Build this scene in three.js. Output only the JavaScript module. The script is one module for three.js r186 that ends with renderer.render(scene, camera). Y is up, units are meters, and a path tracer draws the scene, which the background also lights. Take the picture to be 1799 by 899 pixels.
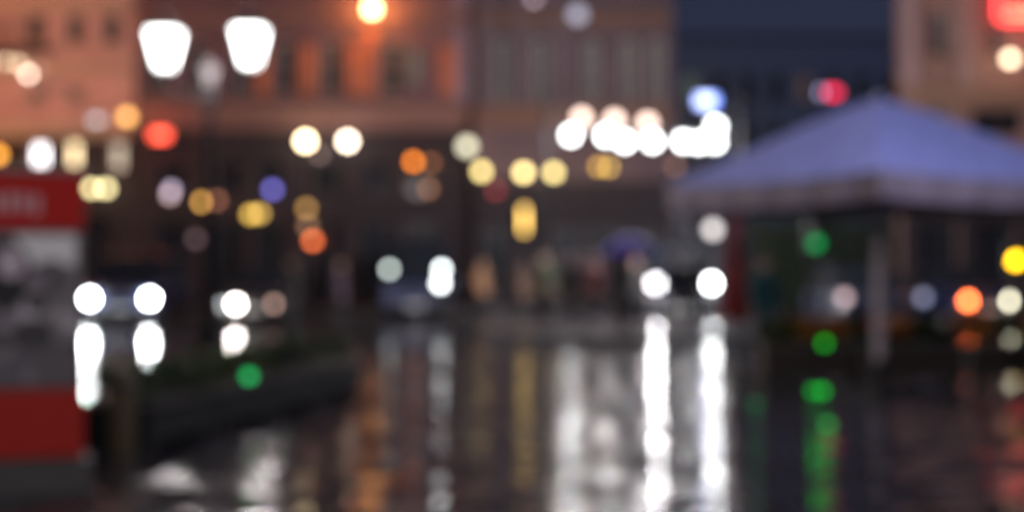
import * as THREE from 'three';
import { mergeGeometries } from 'three/addons/utils/BufferGeometryUtils.js';
import { RoundedBoxGeometry } from 'three/addons/geometries/RoundedBoxGeometry.js';
import { MarchingCubes } from 'three/addons/objects/MarchingCubes.js';

// ---------------------------------------------------------------- camera, sky, exposure
const W = 1024, H = 511;
const F = 2500, HORIZON = 467, EYE = 1.6;                 // focal length and horizon in pixels of the 1799 x 899 photograph
const scene = new THREE.Scene();
const camera = new THREE.PerspectiveCamera(2 * Math.atan(449.5 / F) * 180 / Math.PI, W / H, 0.1, 1500);
camera.position.set(0, EYE, 0);
camera.rotation.x = Math.atan((HORIZON - 449.5) / F);
camera.focus = 1.4;                                        // focused on the near air: the whole square is out of focus
camera.userData.fStop = 1.88;
const renderer = new THREE.WebGLRenderer({ antialias: true });
renderer.setSize(W, H);
renderer.toneMapping = THREE.LinearToneMapping;
renderer.toneMappingExposure = 1;
renderer.shadowMap.enabled = true;

{ // overcast evening sky: dark slate blue, a little paler towards the horizon
  const w = 128, h = 64, d = new Float32Array(w * h * 4);
  for (let j = 0; j < h; j++) for (let i = 0; i < w; i++) {
    const up = Math.max(0, Math.sin(((j + 0.5) / h - 0.5) * Math.PI)), k = (j * w + i) * 4;
    const g = 1 + 0.35 * Math.exp(-up * 5), c = 1 + 0.08 * Math.sin(i * Math.PI * 2 / w * 3 + j * 0.4) * up;
    d[k] = 0.0195 * g * c; d[k + 1] = 0.0240 * g * c; d[k + 2] = 0.0465 * g * c; d[k + 3] = 1;
  }
  const t = new THREE.DataTexture(d, w, h, THREE.RGBAFormat, THREE.FloatType);
  t.mapping = THREE.EquirectangularReflectionMapping; t.magFilter = THREE.LinearFilter; t.needsUpdate = true;
  scene.background = t; scene.environment = t;
}
const dusk = new THREE.DirectionalLight(0xfff0e0, 0.04);    // what is left of the daylight behind the cloud
dusk.position.set(30, 60, 25); dusk.castShadow = true; dusk.shadow.radius = 40;
Object.assign(dusk.shadow.camera, { left: -60, right: 60, top: 60, bottom: -60, far: 200 });
scene.add(dusk);

// ---------------------------------------------------------------- helpers
let seed = 7;
const rnd = () => { seed = (seed * 1664525 + 1013904223) >>> 0; return seed / 4294967296; };
const rr = (a, b) => a + (b - a) * rnd();
const V = (x, y, z) => new THREE.Vector3(x, y, z);
const X = (px, d) => (px - 899.5) / F * d, Y = (py, d) => EYE + (HORIZON - py) / F * d;   // metres at distance d for a place measured on the photograph
const counts = {};
function numbered(n) { const k = counts[n] = (counts[n] ?? -1) + 1; return k ? n + '_' + String(k).padStart(3, '0') : n; }
function tag(o, label, category, group) { o.userData.label = label; o.userData.category = category; if (group) o.userData.group = group; return o; }
function thing(name, label, category, pos = [0, 0, 0], turn = 0, group) {
  const o = new THREE.Group(); o.name = numbered(name); o.position.set(...pos); o.rotation.y = turn; scene.add(o);
  return tag(o, label, category, group);
}
function part(name, geo, mat, parent) {
  const m = new THREE.Mesh(Array.isArray(geo) ? mergeGeometries(geo.map((g) => { const n = g.index ? g.toNonIndexed() : g.clone(); for (const k of Object.keys(n.attributes)) if (!['position', 'normal', 'uv'].includes(k)) n.deleteAttribute(k); return n; })) : geo, mat);
  m.name = name; m.castShadow = m.receiveShadow = true; parent.add(m); return m;
}
function struct(name, geo, mat) { const m = part(name, geo, mat, scene); m.userData.kind = 'structure'; return m; }
const bx = (w, h, d, x = 0, y = 0, z = 0) => new THREE.BoxGeometry(w, h, d).translate(x, y, z);
const rbx = (w, h, d, r, x = 0, y = 0, z = 0) => new RoundedBoxGeometry(w, h, d, 2, r).translate(x, y, z);
const cyl = (r0, r1, h, x = 0, y = 0, z = 0, n = 20) => new THREE.CylinderGeometry(r0, r1, h, n).translate(x, y, z);
const ball = (r, x = 0, y = 0, z = 0, n = 18) => new THREE.SphereGeometry(r, n, n * 0.75 | 0).translate(x, y, z);
const lathe = (pts, n = 24) => new THREE.LatheGeometry(pts.map((p) => new THREE.Vector2(...p)), n);
function bar(a, b, r, n = 8) {
  const d = b.clone().sub(a), g = new THREE.CylinderGeometry(r, r, d.length(), n);
  g.applyQuaternion(new THREE.Quaternion().setFromUnitVectors(V(0, 1, 0), d.clone().normalize()));
  return g.translate(...a.clone().add(b).multiplyScalar(0.5).toArray());
}
const tube = (pts, r, n = 40) => new THREE.TubeGeometry(new THREE.CatmullRomCurve3(pts), n, r, 7);
function uvFlat(g, s) { // uv in metres over s, by the face's main direction
  const p = g.attributes.position, n = g.attributes.normal, uv = new Float32Array(p.count * 2);
  for (let i = 0; i < p.count; i++) {
    const ax = Math.abs(n.getX(i)), ay = Math.abs(n.getY(i)), az = Math.abs(n.getZ(i));
    const [u, v] = ay > ax && ay > az ? [p.getX(i), p.getZ(i)] : ax > az ? [p.getZ(i), p.getY(i)] : [p.getX(i), p.getY(i)];
    uv[i * 2] = u / s; uv[i * 2 + 1] = v / s;
  }
  return g.setAttribute('uv', new THREE.BufferAttribute(uv, 2));
}

// ---------------------------------------------------------------- textures
function noiseGrid(n, cell, s0) { // periodic value noise
  const g = []; let s = s0; const r = () => { s = (s * 1664525 + 1013904223) >>> 0; return s / 4294967296; };
  for (let i = 0; i < cell * cell; i++) g.push(r());
  return (x, y) => {
    const u = x / n * cell, v = y / n * cell, i = Math.floor(u), j = Math.floor(v), f = u - i, h = v - j, a = f * f * (3 - 2 * f), b = h * h * (3 - 2 * h);
    const at = (p, q) => g[((q % cell + cell) % cell) * cell + ((p % cell) + cell) % cell];
    return (at(i, j) * (1 - a) + at(i + 1, j) * a) * (1 - b) + (at(i, j + 1) * (1 - a) + at(i + 1, j + 1) * a) * b;
  };
}
function tex(n, f, srgb) {
  const d = new Uint8Array(n * n * 4);
  for (let y = 0; y < n; y++) for (let x = 0; x < n; x++) {
    const c = f(x, y), k = (y * n + x) * 4;
    for (let i = 0; i < 3; i++) d[k + i] = Math.max(0, Math.min(255, (Array.isArray(c) ? c[i] : c) * 255));
    d[k + 3] = 255;
  }
  const t = new THREE.DataTexture(d, n, n); t.wrapS = t.wrapT = THREE.RepeatWrapping; t.magFilter = THREE.LinearFilter; t.needsUpdate = true;
  if (srgb) t.colorSpace = THREE.SRGBColorSpace;
  return t;
}
const n1 = noiseGrid(512, 8, 11), n2 = noiseGrid(512, 32, 12), n3 = noiseGrid(512, 128, 13);
const fbm = (x, y) => 0.5 * n1(x, y) + 0.3 * n2(x, y) + 0.2 * n3(x, y);
const plasterMap = tex(512, (x, y) => 0.78 + 0.22 * fbm(x, y), true);
const plasterBump = tex(512, (x, y) => 0.4 * n2(x, y) + 0.6 * n3(x, y));
// granite setts laid in courses across the view: 40 courses to the tile of 4 m, each stone cushioned across its course and set at its own height and tilt
const SN = 1024, settH = [], settA = [], settB = [], settC = [];
{ let s = 99; const r = () => { s = (s * 1664525 + 1013904223) >>> 0; return s / 4294967296; }; for (let i = 0; i < 1600; i++) { settH.push(r()); settA.push(r() - 0.5); settB.push(r() - 0.5); settC.push(r()); } }
const w1 = noiseGrid(SN, 7, 21), w2 = noiseGrid(SN, 19, 22), w3 = noiseGrid(SN, 260, 23);
const settAt = (x, y) => { const row = Math.floor(y / SN * 40), sx = x / SN * 20 + (row % 2) * 0.5 + 0.2 * settH[row], col = ((Math.floor(sx) % 20) + 20) % 20; return [row * 40 + col, sx - Math.floor(sx) - 0.5, y / SN * 40 - row - 0.5]; };
const settTilt = []; { let s = 4242; const r = () => { s = (s * 1664525 + 1013904223) >>> 0; return s / 4294967296; }, g = () => r() + r() + r() + r() - 2; for (let i = 0; i < 1600; i++) settTilt.push([g() * 0.014, g() * 0.17, 0.006 + 0.022 * r()]); }
const settNormal = tex(SN, (x, y) => {   // slopes across and along the view, from each stone's tilt, its cushioned top and the fine grain
  const [k, u, v] = settAt(x, y), [a, b, c] = settTilt[k], e = 2;
  const sx = a + u * 0.012 + (w2(x + e, y) - w2(x - e, y)) * 0.03 + (w3(x + 1, y) - w3(x - 1, y)) * 0.006;
  const sy = b - c * 2 * v + (w2(x, y + e) - w2(x, y - e)) * 0.08 + (w3(x, y + 1) - w3(x, y - 1)) * 0.01;
  const l = Math.hypot(sx, sy, 1);
  return [0.5 - sx / l * 0.5 / 0.5, 0.5 - sy / l * 0.5 / 0.5, 0.5 + 0.5 / l];
});
const settMap = tex(SN, (x, y) => { const [k, u, v] = settAt(x, y), j = Math.abs(u) > 0.46 || Math.abs(v) > 0.44 ? 0.6 : 1, c = (0.62 + 0.3 * settC[k] + 0.1 * w3(x, y)) * j; return [c, c * 0.97, c * 0.98]; }, true);
const settRough = tex(SN, (x, y) => { const [k] = settAt(x, y); return 0.4 + 0.45 * w1((x + 300) % SN, y) + 0.15 * settC[k]; });
const asphaltBump = tex(512, (x, y) => 0.55 * n1(x, y) + 0.25 * n2(x, y) + 0.04 * n3(x, y));
const asphaltMap = tex(512, (x, y) => 0.7 + 0.3 * fbm(x, y), true);
const asphaltRough = tex(512, (x, y) => 0.35 + 0.65 * n1((x * 2 + 77) % 512, (y * 2 + 31) % 512));

// ---------------------------------------------------------------- materials
const M = {};
const std = (hex, rough = 0.6, more = {}) => new THREE.MeshStandardMaterial({ color: hex, roughness: rough, ...more });
const rgb = (r, g, b) => new THREE.Color().setRGB(r, g, b);
M.iron = std(rgb(0.012, 0.012, 0.013), 0.62);
M.blackPaint = new THREE.MeshPhysicalMaterial({ color: rgb(0.004, 0.004, 0.005), roughness: 0.8, specularIntensity: 0.3 });
M.rubber = std(rgb(0.015, 0.015, 0.016), 0.7);
M.rim = std(rgb(0.35, 0.35, 0.36), 0.3, { metalness: 0.9 });
M.glassDark = std(rgb(0.012, 0.014, 0.018), 0.06);
M.chrome = std(rgb(0.5, 0.5, 0.52), 0.2, { metalness: 1 });
M.plateWhite = std(rgb(0.6, 0.6, 0.58), 0.5);
M.wood = std(rgb(0.07, 0.05, 0.022), 0.55);
M.soil = std(rgb(0.03, 0.02, 0.014), 0.95);
M.stone = std(rgb(0.22, 0.2, 0.19), 0.6, { map: plasterMap });
M.kerb = std(rgb(0.07, 0.066, 0.066), 0.45, { map: plasterMap });
const plaster = (r, g, b) => std(rgb(r, g, b), 0.85, { map: plasterMap, bumpMap: plasterBump, bumpScale: 0.004 });
const glow = (r, g, b) => new THREE.MeshStandardMaterial({ color: rgb(0.05, 0.05, 0.05), roughness: 0.4, emissive: rgb(Math.min(1, r / Math.max(r, g, b)), g / Math.max(r, g, b), b / Math.max(r, g, b)), emissiveIntensity: Math.max(r, g, b) });
function lampLight(parent, [r, g, b], cd, size, x, y, z) {
  const m = Math.max(r, g, b), l = new THREE.PointLight(rgb(r / m, g / m, b / m), cd, 0, 2);
  l.position.set(x, y, z); l.shadow.radius = size / 0.02; l.castShadow = true; l.name = 'lamp_light'; parent.add(l); return l;
}

// ---------------------------------------------------------------- ground
const sheet = (x0, x1, d0, d1, y, s) => uvFlat(new THREE.PlaneGeometry(x1 - x0, d1 - d0).rotateX(-Math.PI / 2).translate((x0 + x1) / 2, y, -(d0 + d1) / 2), s);
const wetAsphalt = std(rgb(0.035, 0.034, 0.036), 0.16, { map: asphaltMap, bumpMap: asphaltBump, bumpScale: 0.012, roughnessMap: asphaltRough });
const wetSetts = std(rgb(0.062, 0.056, 0.062), 0.12, { map: settMap, normalMap: settNormal, normalScale: new THREE.Vector2(0.5, 0.5), roughnessMap: settRough });
const roughSetts = wetSetts.clone(); roughSetts.normalScale = new THREE.Vector2(0.85, 0.95); roughSetts.roughness = 0.24;
struct('ground', sheet(-400, 400, -300, 700, 0, 5), wetAsphalt);
struct('plaza', sheet(-60, 60, -14, 26.5, 0.006, 4), wetSetts);
{ // the far pavement with its kerb
  struct('pavement', uvFlat(bx(120, 0.13, 40, 0, 0.065, -67.3), 4), std(rgb(0.09, 0.085, 0.085), 0.3, { map: settMap }));
}
{ // raised island with kerb stones, in front of the people
  const isl = struct('traffic_island', uvFlat(bx(7.6, 0.13, 8.2, 3.0, 0.065, -34.9), 4), roughSetts);
  for (let i = 0; i < 9; i++) part('kerb_stone', rbx(0.835, 0.17, 0.2, 0.02, -0.8 + 0.845 * i + 0.42, 0.086, -30.7), M.kerb, isl);
}

// ---------------------------------------------------------------- buildings
function footprint(x0, x1, z0, z1, xb, h) { return new THREE.ExtrudeGeometry(new THREE.Shape([[x0, -z0], [x1, -z0], [x1, -z1], [xb, -z1]].map((p) => new THREE.Vector2(...p))), { depth: h, bevelEnabled: false }).rotateX(-Math.PI / 2); }
function buildingWall(t, px0, px1, d, top, wins, mat, depth = 11, slant = 0) {
  const x0 = X(px0, d), x1 = X(px1, d), s = new THREE.Shape([[x0, 0.1], [x1, 0.1], [x1, top], [x0, top]].map((p) => new THREE.Vector2(...p)));
  for (const w of wins) { const a = w.x - w.w / 2, b = w.x + w.w / 2, l = w.y - w.h / 2, u = w.y + w.h / 2; s.holes.push(new THREE.Path([[a, l], [b, l], [b, u], [a, u]].map((p) => new THREE.Vector2(...p)))); }
  const front = uvFlat(new THREE.ExtrudeGeometry(s, { depth: 0.36, bevelEnabled: false }).translate(0, 0, -d - 0.36), 3);
  const back = uvFlat(footprint(x0 + 0.01, x1 - 0.01, -d - 0.44, -d - 0.44 - depth, x0 + 0.01 + slant, top - 0.15).translate(0, 0.1, 0), 3);
  const sides = [x0 + 0.15, x1 - 0.15].map((x) => uvFlat(bx(0.28, top - 0.2, 0.06, x, top / 2, -d - 0.395), 3));
  part('wall', [front, back, ...sides], mat, t);
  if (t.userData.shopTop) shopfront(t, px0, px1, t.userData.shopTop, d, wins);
  for (const w of wins) window_(t, w, d);
}
const paneDark = std(rgb(0.015, 0.017, 0.022), 0.08);
const frameWhite = std(rgb(0.3, 0.27, 0.25), 0.6), frameDark = std(rgb(0.04, 0.03, 0.028), 0.5);
const darkFacing = std(rgb(0.026, 0.018, 0.025), 0.9, { map: plasterMap, bumpMap: plasterBump, bumpScale: 0.003 });
function shopfront(t, px0, px1, py, d, wins) {  // dark layer added over the ground floor to dim it, doors and windows left open
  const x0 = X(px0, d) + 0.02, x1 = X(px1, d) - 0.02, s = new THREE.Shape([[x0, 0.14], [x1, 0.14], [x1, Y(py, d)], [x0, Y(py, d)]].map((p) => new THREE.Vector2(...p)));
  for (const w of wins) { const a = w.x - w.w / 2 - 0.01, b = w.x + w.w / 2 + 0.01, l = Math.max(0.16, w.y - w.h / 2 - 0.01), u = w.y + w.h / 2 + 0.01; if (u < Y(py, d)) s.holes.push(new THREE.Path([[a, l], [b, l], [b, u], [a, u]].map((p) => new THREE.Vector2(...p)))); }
  part('darkening_layer', uvFlat(new THREE.ExtrudeGeometry(s, { depth: 0.1, bevelEnabled: false }).translate(0, 0, -d + 0.004), 3), darkFacing, t);
}
function window_(t, w, d) {
  const g = [], b = w.shop ? 0.07 : 0.09, z = -d - 0.2;
  for (const s of [-1, 1]) { g.push(bx(b, w.h - 0.01, 0.08, w.x + s * (w.w / 2 - b / 2 - 0.004), w.y, z)); g.push(bx(w.w - 2 * b - 0.02, b, 0.076, w.x, w.y + s * (w.h / 2 - b / 2 - 0.006), z)); }
  g.push(bx(0.05, w.h - 2 * b - 0.03, 0.07, w.x, w.y, z));
  if (!w.shop) g.push(bx(w.w - 2 * b - 0.04, 0.05, 0.066, w.x, w.y + w.h * 0.18, z));
  const f = part('window', g, w.shop ? frameDark : frameWhite, t);
  part('pane', bx(w.w - 0.05, w.h - 0.05, 0.02, w.x, w.y, z - 0.02), w.lit ?? paneDark, f);
  if (!w.shop) part('sill', bx(w.w + 0.24, 0.1, 0.26, w.x, w.y - w.h / 2 - 0.06, -d + 0.07), t.userData.trim, f);
}
const win = (px, py0, py1, pw, d, more = {}) => ({ x: X(px, d), y: (Y(py0, d) + Y(py1, d)) / 2, w: pw / F * d, h: (py1 - py0) / F * d, ...more });
const ledge = (t, px0, px1, py, d, h = 0.3, out = 0.3, name = 'ledge') => part(name, [bx(X(px1, d) - X(px0, d) - 0.05, h, out, (X(px0, d) + X(px1, d)) / 2, Y(py, d), -d + out / 2 + 0.002), bx(X(px1, d) - X(px0, d) - 0.3, h * 0.5, out * 0.5, (X(px0, d) + X(px1, d)) / 2, Y(py, d) - h * 0.75 - 0.003, -d + out / 4 + 0.003)], t.userData.trim, t);
const pil = (t, px, pw, py0, py1, d, mat) => part('pilaster_or_lit_patch', uvFlat(bx(pw / F * d, Y(py0, d) - Y(py1, d), 0.14, X(px, d), (Y(py0, d) + Y(py1, d)) / 2, -d + 0.072), 3), mat, t);
function roof(t, px0, px1, d, top, depth = 11.6, slant = 0) {
  const x0 = X(px0, d) - 0.25, x1 = X(px1, d) + 0.25, z0 = -d + 0.3, z1 = -d - depth, zm = (z0 + z1) / 2, y = top + 0.02, r = y + 3;
  const v = [[x0, y, z0], [x1, y, z0], [x1, y, z1], [x0 + slant, y, z1], [x0 + slant / 2 + 1, r, zm], [x1, r, zm]];
  const f = [[0, 1, 5], [0, 5, 4], [2, 3, 4], [2, 4, 5], [1, 2, 5], [3, 0, 4], [0, 2, 1], [0, 3, 2]];
  const g = new THREE.BufferGeometry().setAttribute('position', new THREE.Float32BufferAttribute(f.flat().flatMap((i) => v[i]), 3)); g.computeVertexNormals(); uvFlat(g, 2);
  part('roof', g, std(rgb(0.12, 0.05, 0.035), 0.7, { map: plasterMap }), t);
}
const D1 = 50, D4 = 46;
{ // left: apricot plaster front, floodlit
  const t = thing('corner_building', 'apricot plastered building at the left edge, washed in orange light', 'building');
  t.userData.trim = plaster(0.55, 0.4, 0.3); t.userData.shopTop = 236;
  const w = [];
  for (const px of [-150, -75, 60, 130, 195]) { w.push(win(px, 22, 78, 34, D1)); w.push(win(px, -190, -90, 40, D1)); }
  for (const px of [60, 130]) w.push(win(px, 152, 176, 30, D1));
  w.push(win(67, 252, 300, 26, D1, { lit: glow(6.6, 6.2, 6.4), shop: 1 }), win(127, 248, 305, 20, D1, { lit: glow(5.2, 3.9, 2.2), shop: 1 }), win(205, 250, 300, 22, D1, { lit: glow(1.5, 1.2, 0.9), shop: 1 }));
  w.push(win(165, 200, 232, 26, D1, { lit: glow(1.8, 1.8, 1.9), shop: 1 }));
  for (const px of [-120, 40, 150]) w.push(win(px, 380, 530, 80, D1, { shop: 1 }));
  buildingWall(t, -330, 236, D1, 15.5, w, plaster(0.64, 0.38, 0.34));
  ledge(t, -330, 236, 118, D1, 0.22, 0.2); ledge(t, -330, 236, 226, D1, 0.34, 0.35); ledge(t, -330, 236, 5, D1, 0.25, 0.25);
  ledge(t, -330, 236, -235, D1, 0.5, 0.6, 'cornice'); roof(t, -330, 236, D1, 15.5);
  // dark canopy over the upper windows on the left, carrying the bulbs
  part('balcony', [bx(3.6, 0.18, 1.2, X(0, D1), Y(92, D1), -D1 + 0.62), ...[...Array(10)].map((_, i) => bx(0.05, 0.7, 0.05, X(0, D1) - 1.7 + i * 0.378, Y(92, D1) + 0.44, -D1 + 1.15)), bx(3.6, 0.06, 0.06, X(0, D1), Y(92, D1) + 0.82, -D1 + 1.15)], M.iron, t);
}
{ // centre left: brown facade, its orange-lit wall patches painted as raised strips
  const t = thing('brown_building', 'brown facade with painted orange light patches behind the twin lantern', 'building');
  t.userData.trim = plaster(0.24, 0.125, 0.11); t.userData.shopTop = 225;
  const w = [];
  for (const px of [275, 345, 425, 500, 581, 690, 755]) { w.push(win(px, 72, 166, px === 690 ? 44 : 36, D1, px === 690 ? {} : {})); w.push(win(px, -190, -70, 40, D1)); }
  w[8].lit ??= undefined;
  w.push(win(728, 80, 150, 20, D1, { lit: glow(0.16, 0.15, 0.12), shop: 1 }));
  for (const px of [300, 400, 470, 570, 660, 740]) w.push(win(px, 390, 532, 62, D1, { shop: 1 }));
  for (const px of [300, 400, 470, 570, 660, 740]) w.push(win(px, 285, 345, 50, D1, { shop: 1 }));
  buildingWall(t, 238, 828, D1, 16.5, w.filter((a) => Math.abs(a.x - X(755, D1)) > 0.1 || a.y > 11), plaster(0.16, 0.085, 0.1));
  const litWallTone = plaster(0.48, 0.15, 0.08);  // lamplit orange of the plain wall, put into the colour of these strips
  for (const [px, pw] of [[540, 30], [625, 34], [788, 30], [462, 26]]) pil(t, px, pw, 82, 168, D1, litWallTone);
  pil(t, 652, 16, -120, 172, D1, litWallTone);
  pil(t, 815, 26, -250, 190, D1, plaster(0.3, 0.23, 0.31));
  ledge(t, 238, 828, 196, D1, 0.62, 0.32); ledge(t, 238, 828, 30, D1, 0.3, 0.3); ledge(t, 238, 828, -280, D1, 0.5, 0.6, 'cornice');
  roof(t, 238, 828, D1, 16.5);
}
{ // centre right: grey-brown facade with tall windows
  const t = thing('grey_building', 'tall grey-mauve facade with narrow windows above the white globe lights', 'building');
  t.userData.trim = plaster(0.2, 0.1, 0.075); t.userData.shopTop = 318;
  const w = [];
  for (const px of [885, 950, 1040, 1105, 1155]) { w.push(win(px, 70, 178, 24, D1 - 1)); w.push(win(px, -210, -60, 28, D1 - 1)); }
  for (const px of [870, 1000, 1065, 1130]) w.push(win(px, 400, 530, 50, D1 - 1, { shop: 1 }));
  buildingWall(t, 833, 1182, D1 - 1, 17.5, w, plaster(0.12, 0.075, 0.09));
  for (const px of [850, 918, 985]) pil(t, px, 22, -240, 180, D1 - 1, plaster(0.16, 0.11, 0.125));
  ledge(t, 833, 1182, 200, D1 - 1, 0.5, 0.3); ledge(t, 833, 1182, 30, D1 - 1, 0.3, 0.25); ledge(t, 833, 1182, -300, D1 - 1, 0.5, 0.6, 'cornice');
  roof(t, 833, 1182, D1 - 1, 17.5);
}
{ // far behind the gap
  const d = 95, t = thing('distant_building', 'dim slate office block far down the side street behind the blue parasol', 'building');
  t.userData.trim = plaster(0.1, 0.1, 0.12);
  const w = [];
  for (let r = 0; r < 3; r++) for (let i = 0; i < 8; i++) w.push(win(1215 + i * 50, 130 + r * 85, 178 + r * 85, 22, d, r === 0 && i === 0 ? { lit: glow(0.09, 0.11, 0.085) } : r === 0 && i === 4 ? { lit: glow(0.08, 0.045, 0.035) } : {}));
  buildingWall(t, 1110, 1680, d, Y(70, d), w, std(rgb(0.72, 0.72, 0.76), 0.22, { metalness: 1, bumpMap: plasterBump, bumpScale: 0.003 }), 14);
  part('parapet', bx(X(1680, d) - X(1110, d), 0.3, 0.3, (X(1680, d) + X(1110, d)) / 2, Y(70, d) + 0.16, -d - 0.17), t.userData.trim, t);
}
{ // right
  const t = thing('rose_building', 'rose-brown corner building at the right edge, below the red sign', 'building');
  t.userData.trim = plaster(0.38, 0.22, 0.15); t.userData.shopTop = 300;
  const w = [];
  for (const px of [1650, 1755, 1860]) { w.push(win(px, 20, 100, 34, D4)); w.push(win(px, -190, -90, 36, D4)); w.push(win(px, 390, 530, 70, D4, { shop: 1 })); }
  w.push(win(1755, 192, 238, 90, D4, { shop: 1 }), win(1655, 180, 240, 26, D4));
  buildingWall(t, 1583, 2050, D4, 15, w, plaster(0.36, 0.2, 0.17), 11, 3.6);
  ledge(t, 1583, 2050, 165, D4, 0.4, 0.35); ledge(t, 1583, 2050, 280, D4, 0.3, 0.3); ledge(t, 1583, 2050, -250, D4, 0.5, 0.6, 'cornice');
  pil(t, 1600, 24, -250, 160, D4, plaster(0.45, 0.3, 0.3)); pil(t, 1700, 24, -250, 160, D4, plaster(0.45, 0.3, 0.27));
  roof(t, 1583, 2050, D4, 15, 11.6, 3.7);
}

// ---------------------------------------------------------------- street lanterns
const lanternGlass = glow(9, 9.2, 9), lanternDim = glow(0.75, 0.62, 0.64);
function lantern(t, x, y, z, s, mat, cd) { // four-sided lantern, wide at the top; y is its foot
  const ring = (r, h) => [[-r, h, -r], [r, h, -r], [r, h, r], [-r, h, r]].map(([a, b, c]) => V(x + a * s, y + b * s, z + c * s));
  const frame = [], lo = ring(0.1, 0.06), hi = ring(0.225, 0.62);
  for (let i = 0; i < 4; i++) { frame.push(bar(lo[i], hi[i], 0.013 * s), bar(hi[i], hi[(i + 1) % 4], 0.016 * s), bar(lo[i], lo[(i + 1) % 4], 0.014 * s)); }
  const cap = new THREE.CylinderGeometry(0.06 * s, 0.36 * s, 0.16 * s, 4, 1).rotateY(Math.PI / 4).translate(x, y + 0.72 * s, z);
  const f = part('lantern_frame', [...frame, cap, cyl(0.05 * s, 0.05 * s, 0.07 * s, x, y + 0.83 * s, z), ball(0.05 * s, x, y + 0.9 * s, z), cyl(0.06 * s, 0.03 * s, 0.08 * s, x, y + 0.01 * s, z)], M.iron, t);
  const pane = (h0, h1) => { const r = (h) => 0.132 + 0.168 * (h - 0.0675) / 0.545; return new THREE.CylinderGeometry(r(h1) * s, r(h0) * s, (h1 - h0) * s, 4, 1).rotateY(Math.PI / 4).translate(x, y + (h0 + h1) / 2 * s, z); };
  part('lantern_glass', pane(0.0675, 0.48), mat, f); part('upper_glass', pane(0.482, 0.6125), mat, f);
  if (cd) lampLight(t, [1, 0.9, 0.9], cd, 0.16 * s, x, y + 0.28 * s, z);
  return f;
}
function lampPost(t, height) {
  part('post', lathe([[0.0, 0], [0.24, 0], [0.24, 0.12], [0.17, 0.2], [0.15, 0.6], [0.11, 0.72], [0.11, 1.0], [0.1, 1.05], [0.11, 1.1], [0.09, 1.2], [0.07, height - 0.2], [0.1, height - 0.15], [0.07, height - 0.08], [0.06, height], [0, height]]), M.blackPaint, t);
}
{
  const d = 23, t = thing('street_lantern', 'black iron lamp post with two bright white lanterns and a dim third between them', 'street lamp', [X(366, d), 0, -d]);
  const yl = Y(121, d), yr = Y(116, d);
  lampPost(t, yl - 0.28);
  for (const [s, y] of [[-1, yl], [1, yr]]) {
    const x = s < 0 ? X(288, d) - X(366, d) : X(438, d) - X(366, d);
    part('arm', tube([V(0, yl - 0.55, 0), V(x * 0.5, yl - 0.42, 0), V(x * 0.92, yl - 0.32, 0), V(x, y - 0.03, 0)], 0.024), M.blackPaint, t);
    lantern(t, x, y - 0.06, 0, 1.08, lanternGlass, 80);
  }
  lantern(t, 0, Y(150, d), 0.0, 0.45, lanternDim, 0);
}
{ // the same kind of lantern behind the camera: it lights the parasol, the poster and the planters
  const t = thing('street_lantern', 'black iron lamp post with two white lanterns nearest the viewer, outside the picture', 'street lamp', [1.2, 0, 5]);
  lampPost(t, 5.2);
  for (const s of [-1, 1]) { part('arm', tube([V(0, 4.95, 0), V(s * 0.35, 5.1, 0), V(s * 0.65, 5.2, 0), V(s * 0.68, 5.47, 0)], 0.024), M.iron, t); lantern(t, s * 0.68, 5.45, 0, 0.86, lanternGlass, 105); }
}
{ // cool lamp added out of view at the right to brighten the parasol's canopy
  const t = thing('added_led_lamp', 'tall added lamp with a bluish white head lighting the blue parasol, outside the picture', 'street lamp', [5.4, 0, -12]);
  part('post', lathe([[0, 0], [0.12, 0], [0.1, 0.5], [0.05, 7.2], [0, 7.22]], 16), M.iron, t);
  part('lamp_head', [rbx(0.5, 0.08, 0.24, 0.03, -0.2, 7.26, 0)], M.iron, t);
  part('lamp_face', rbx(0.36, 0.03, 0.18, 0.01, -0.22, 7.2, 0), glow(12, 12.5, 18), t);
  lampLight(t, [0.68, 0.7, 1], 85, 0.1, -0.22, 7.05, 0);
}
// sodium lamps outside the frame on both sides: they wash the fronts in orange
function sodium(label, x, y, z, cd) {
  const t = thing('sodium_lamp', label, 'street lamp', [x, 0, z]);
  part('post', cyl(0.06, 0.12, y, 0, y / 2, 0), M.iron, t);
  part('lamp_head', [rbx(0.5, 0.16, 0.34, 0.05, 0, y + 0.1, 0)], M.iron, t);
  part('lamp_bowl', new THREE.SphereGeometry(0.16, 18, 9, 0, Math.PI * 2, Math.PI / 2, Math.PI / 2).scale(1.3, 0.8, 0.9).translate(0, y + 0.015, 0), glow(12, 5.2, 1.4), t);
  lampLight(t, [1, 0.4, 0.19], cd, 0.14, 0, y - 0.32, 0);
}
sodium('tall sodium street lamp left of the apricot building, outside the picture', -17.6, 9.8, -43, 245);
sodium('tall sodium street lamp right of the rose building, outside the picture', 20.5, 8.6, -40, 34);

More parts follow.
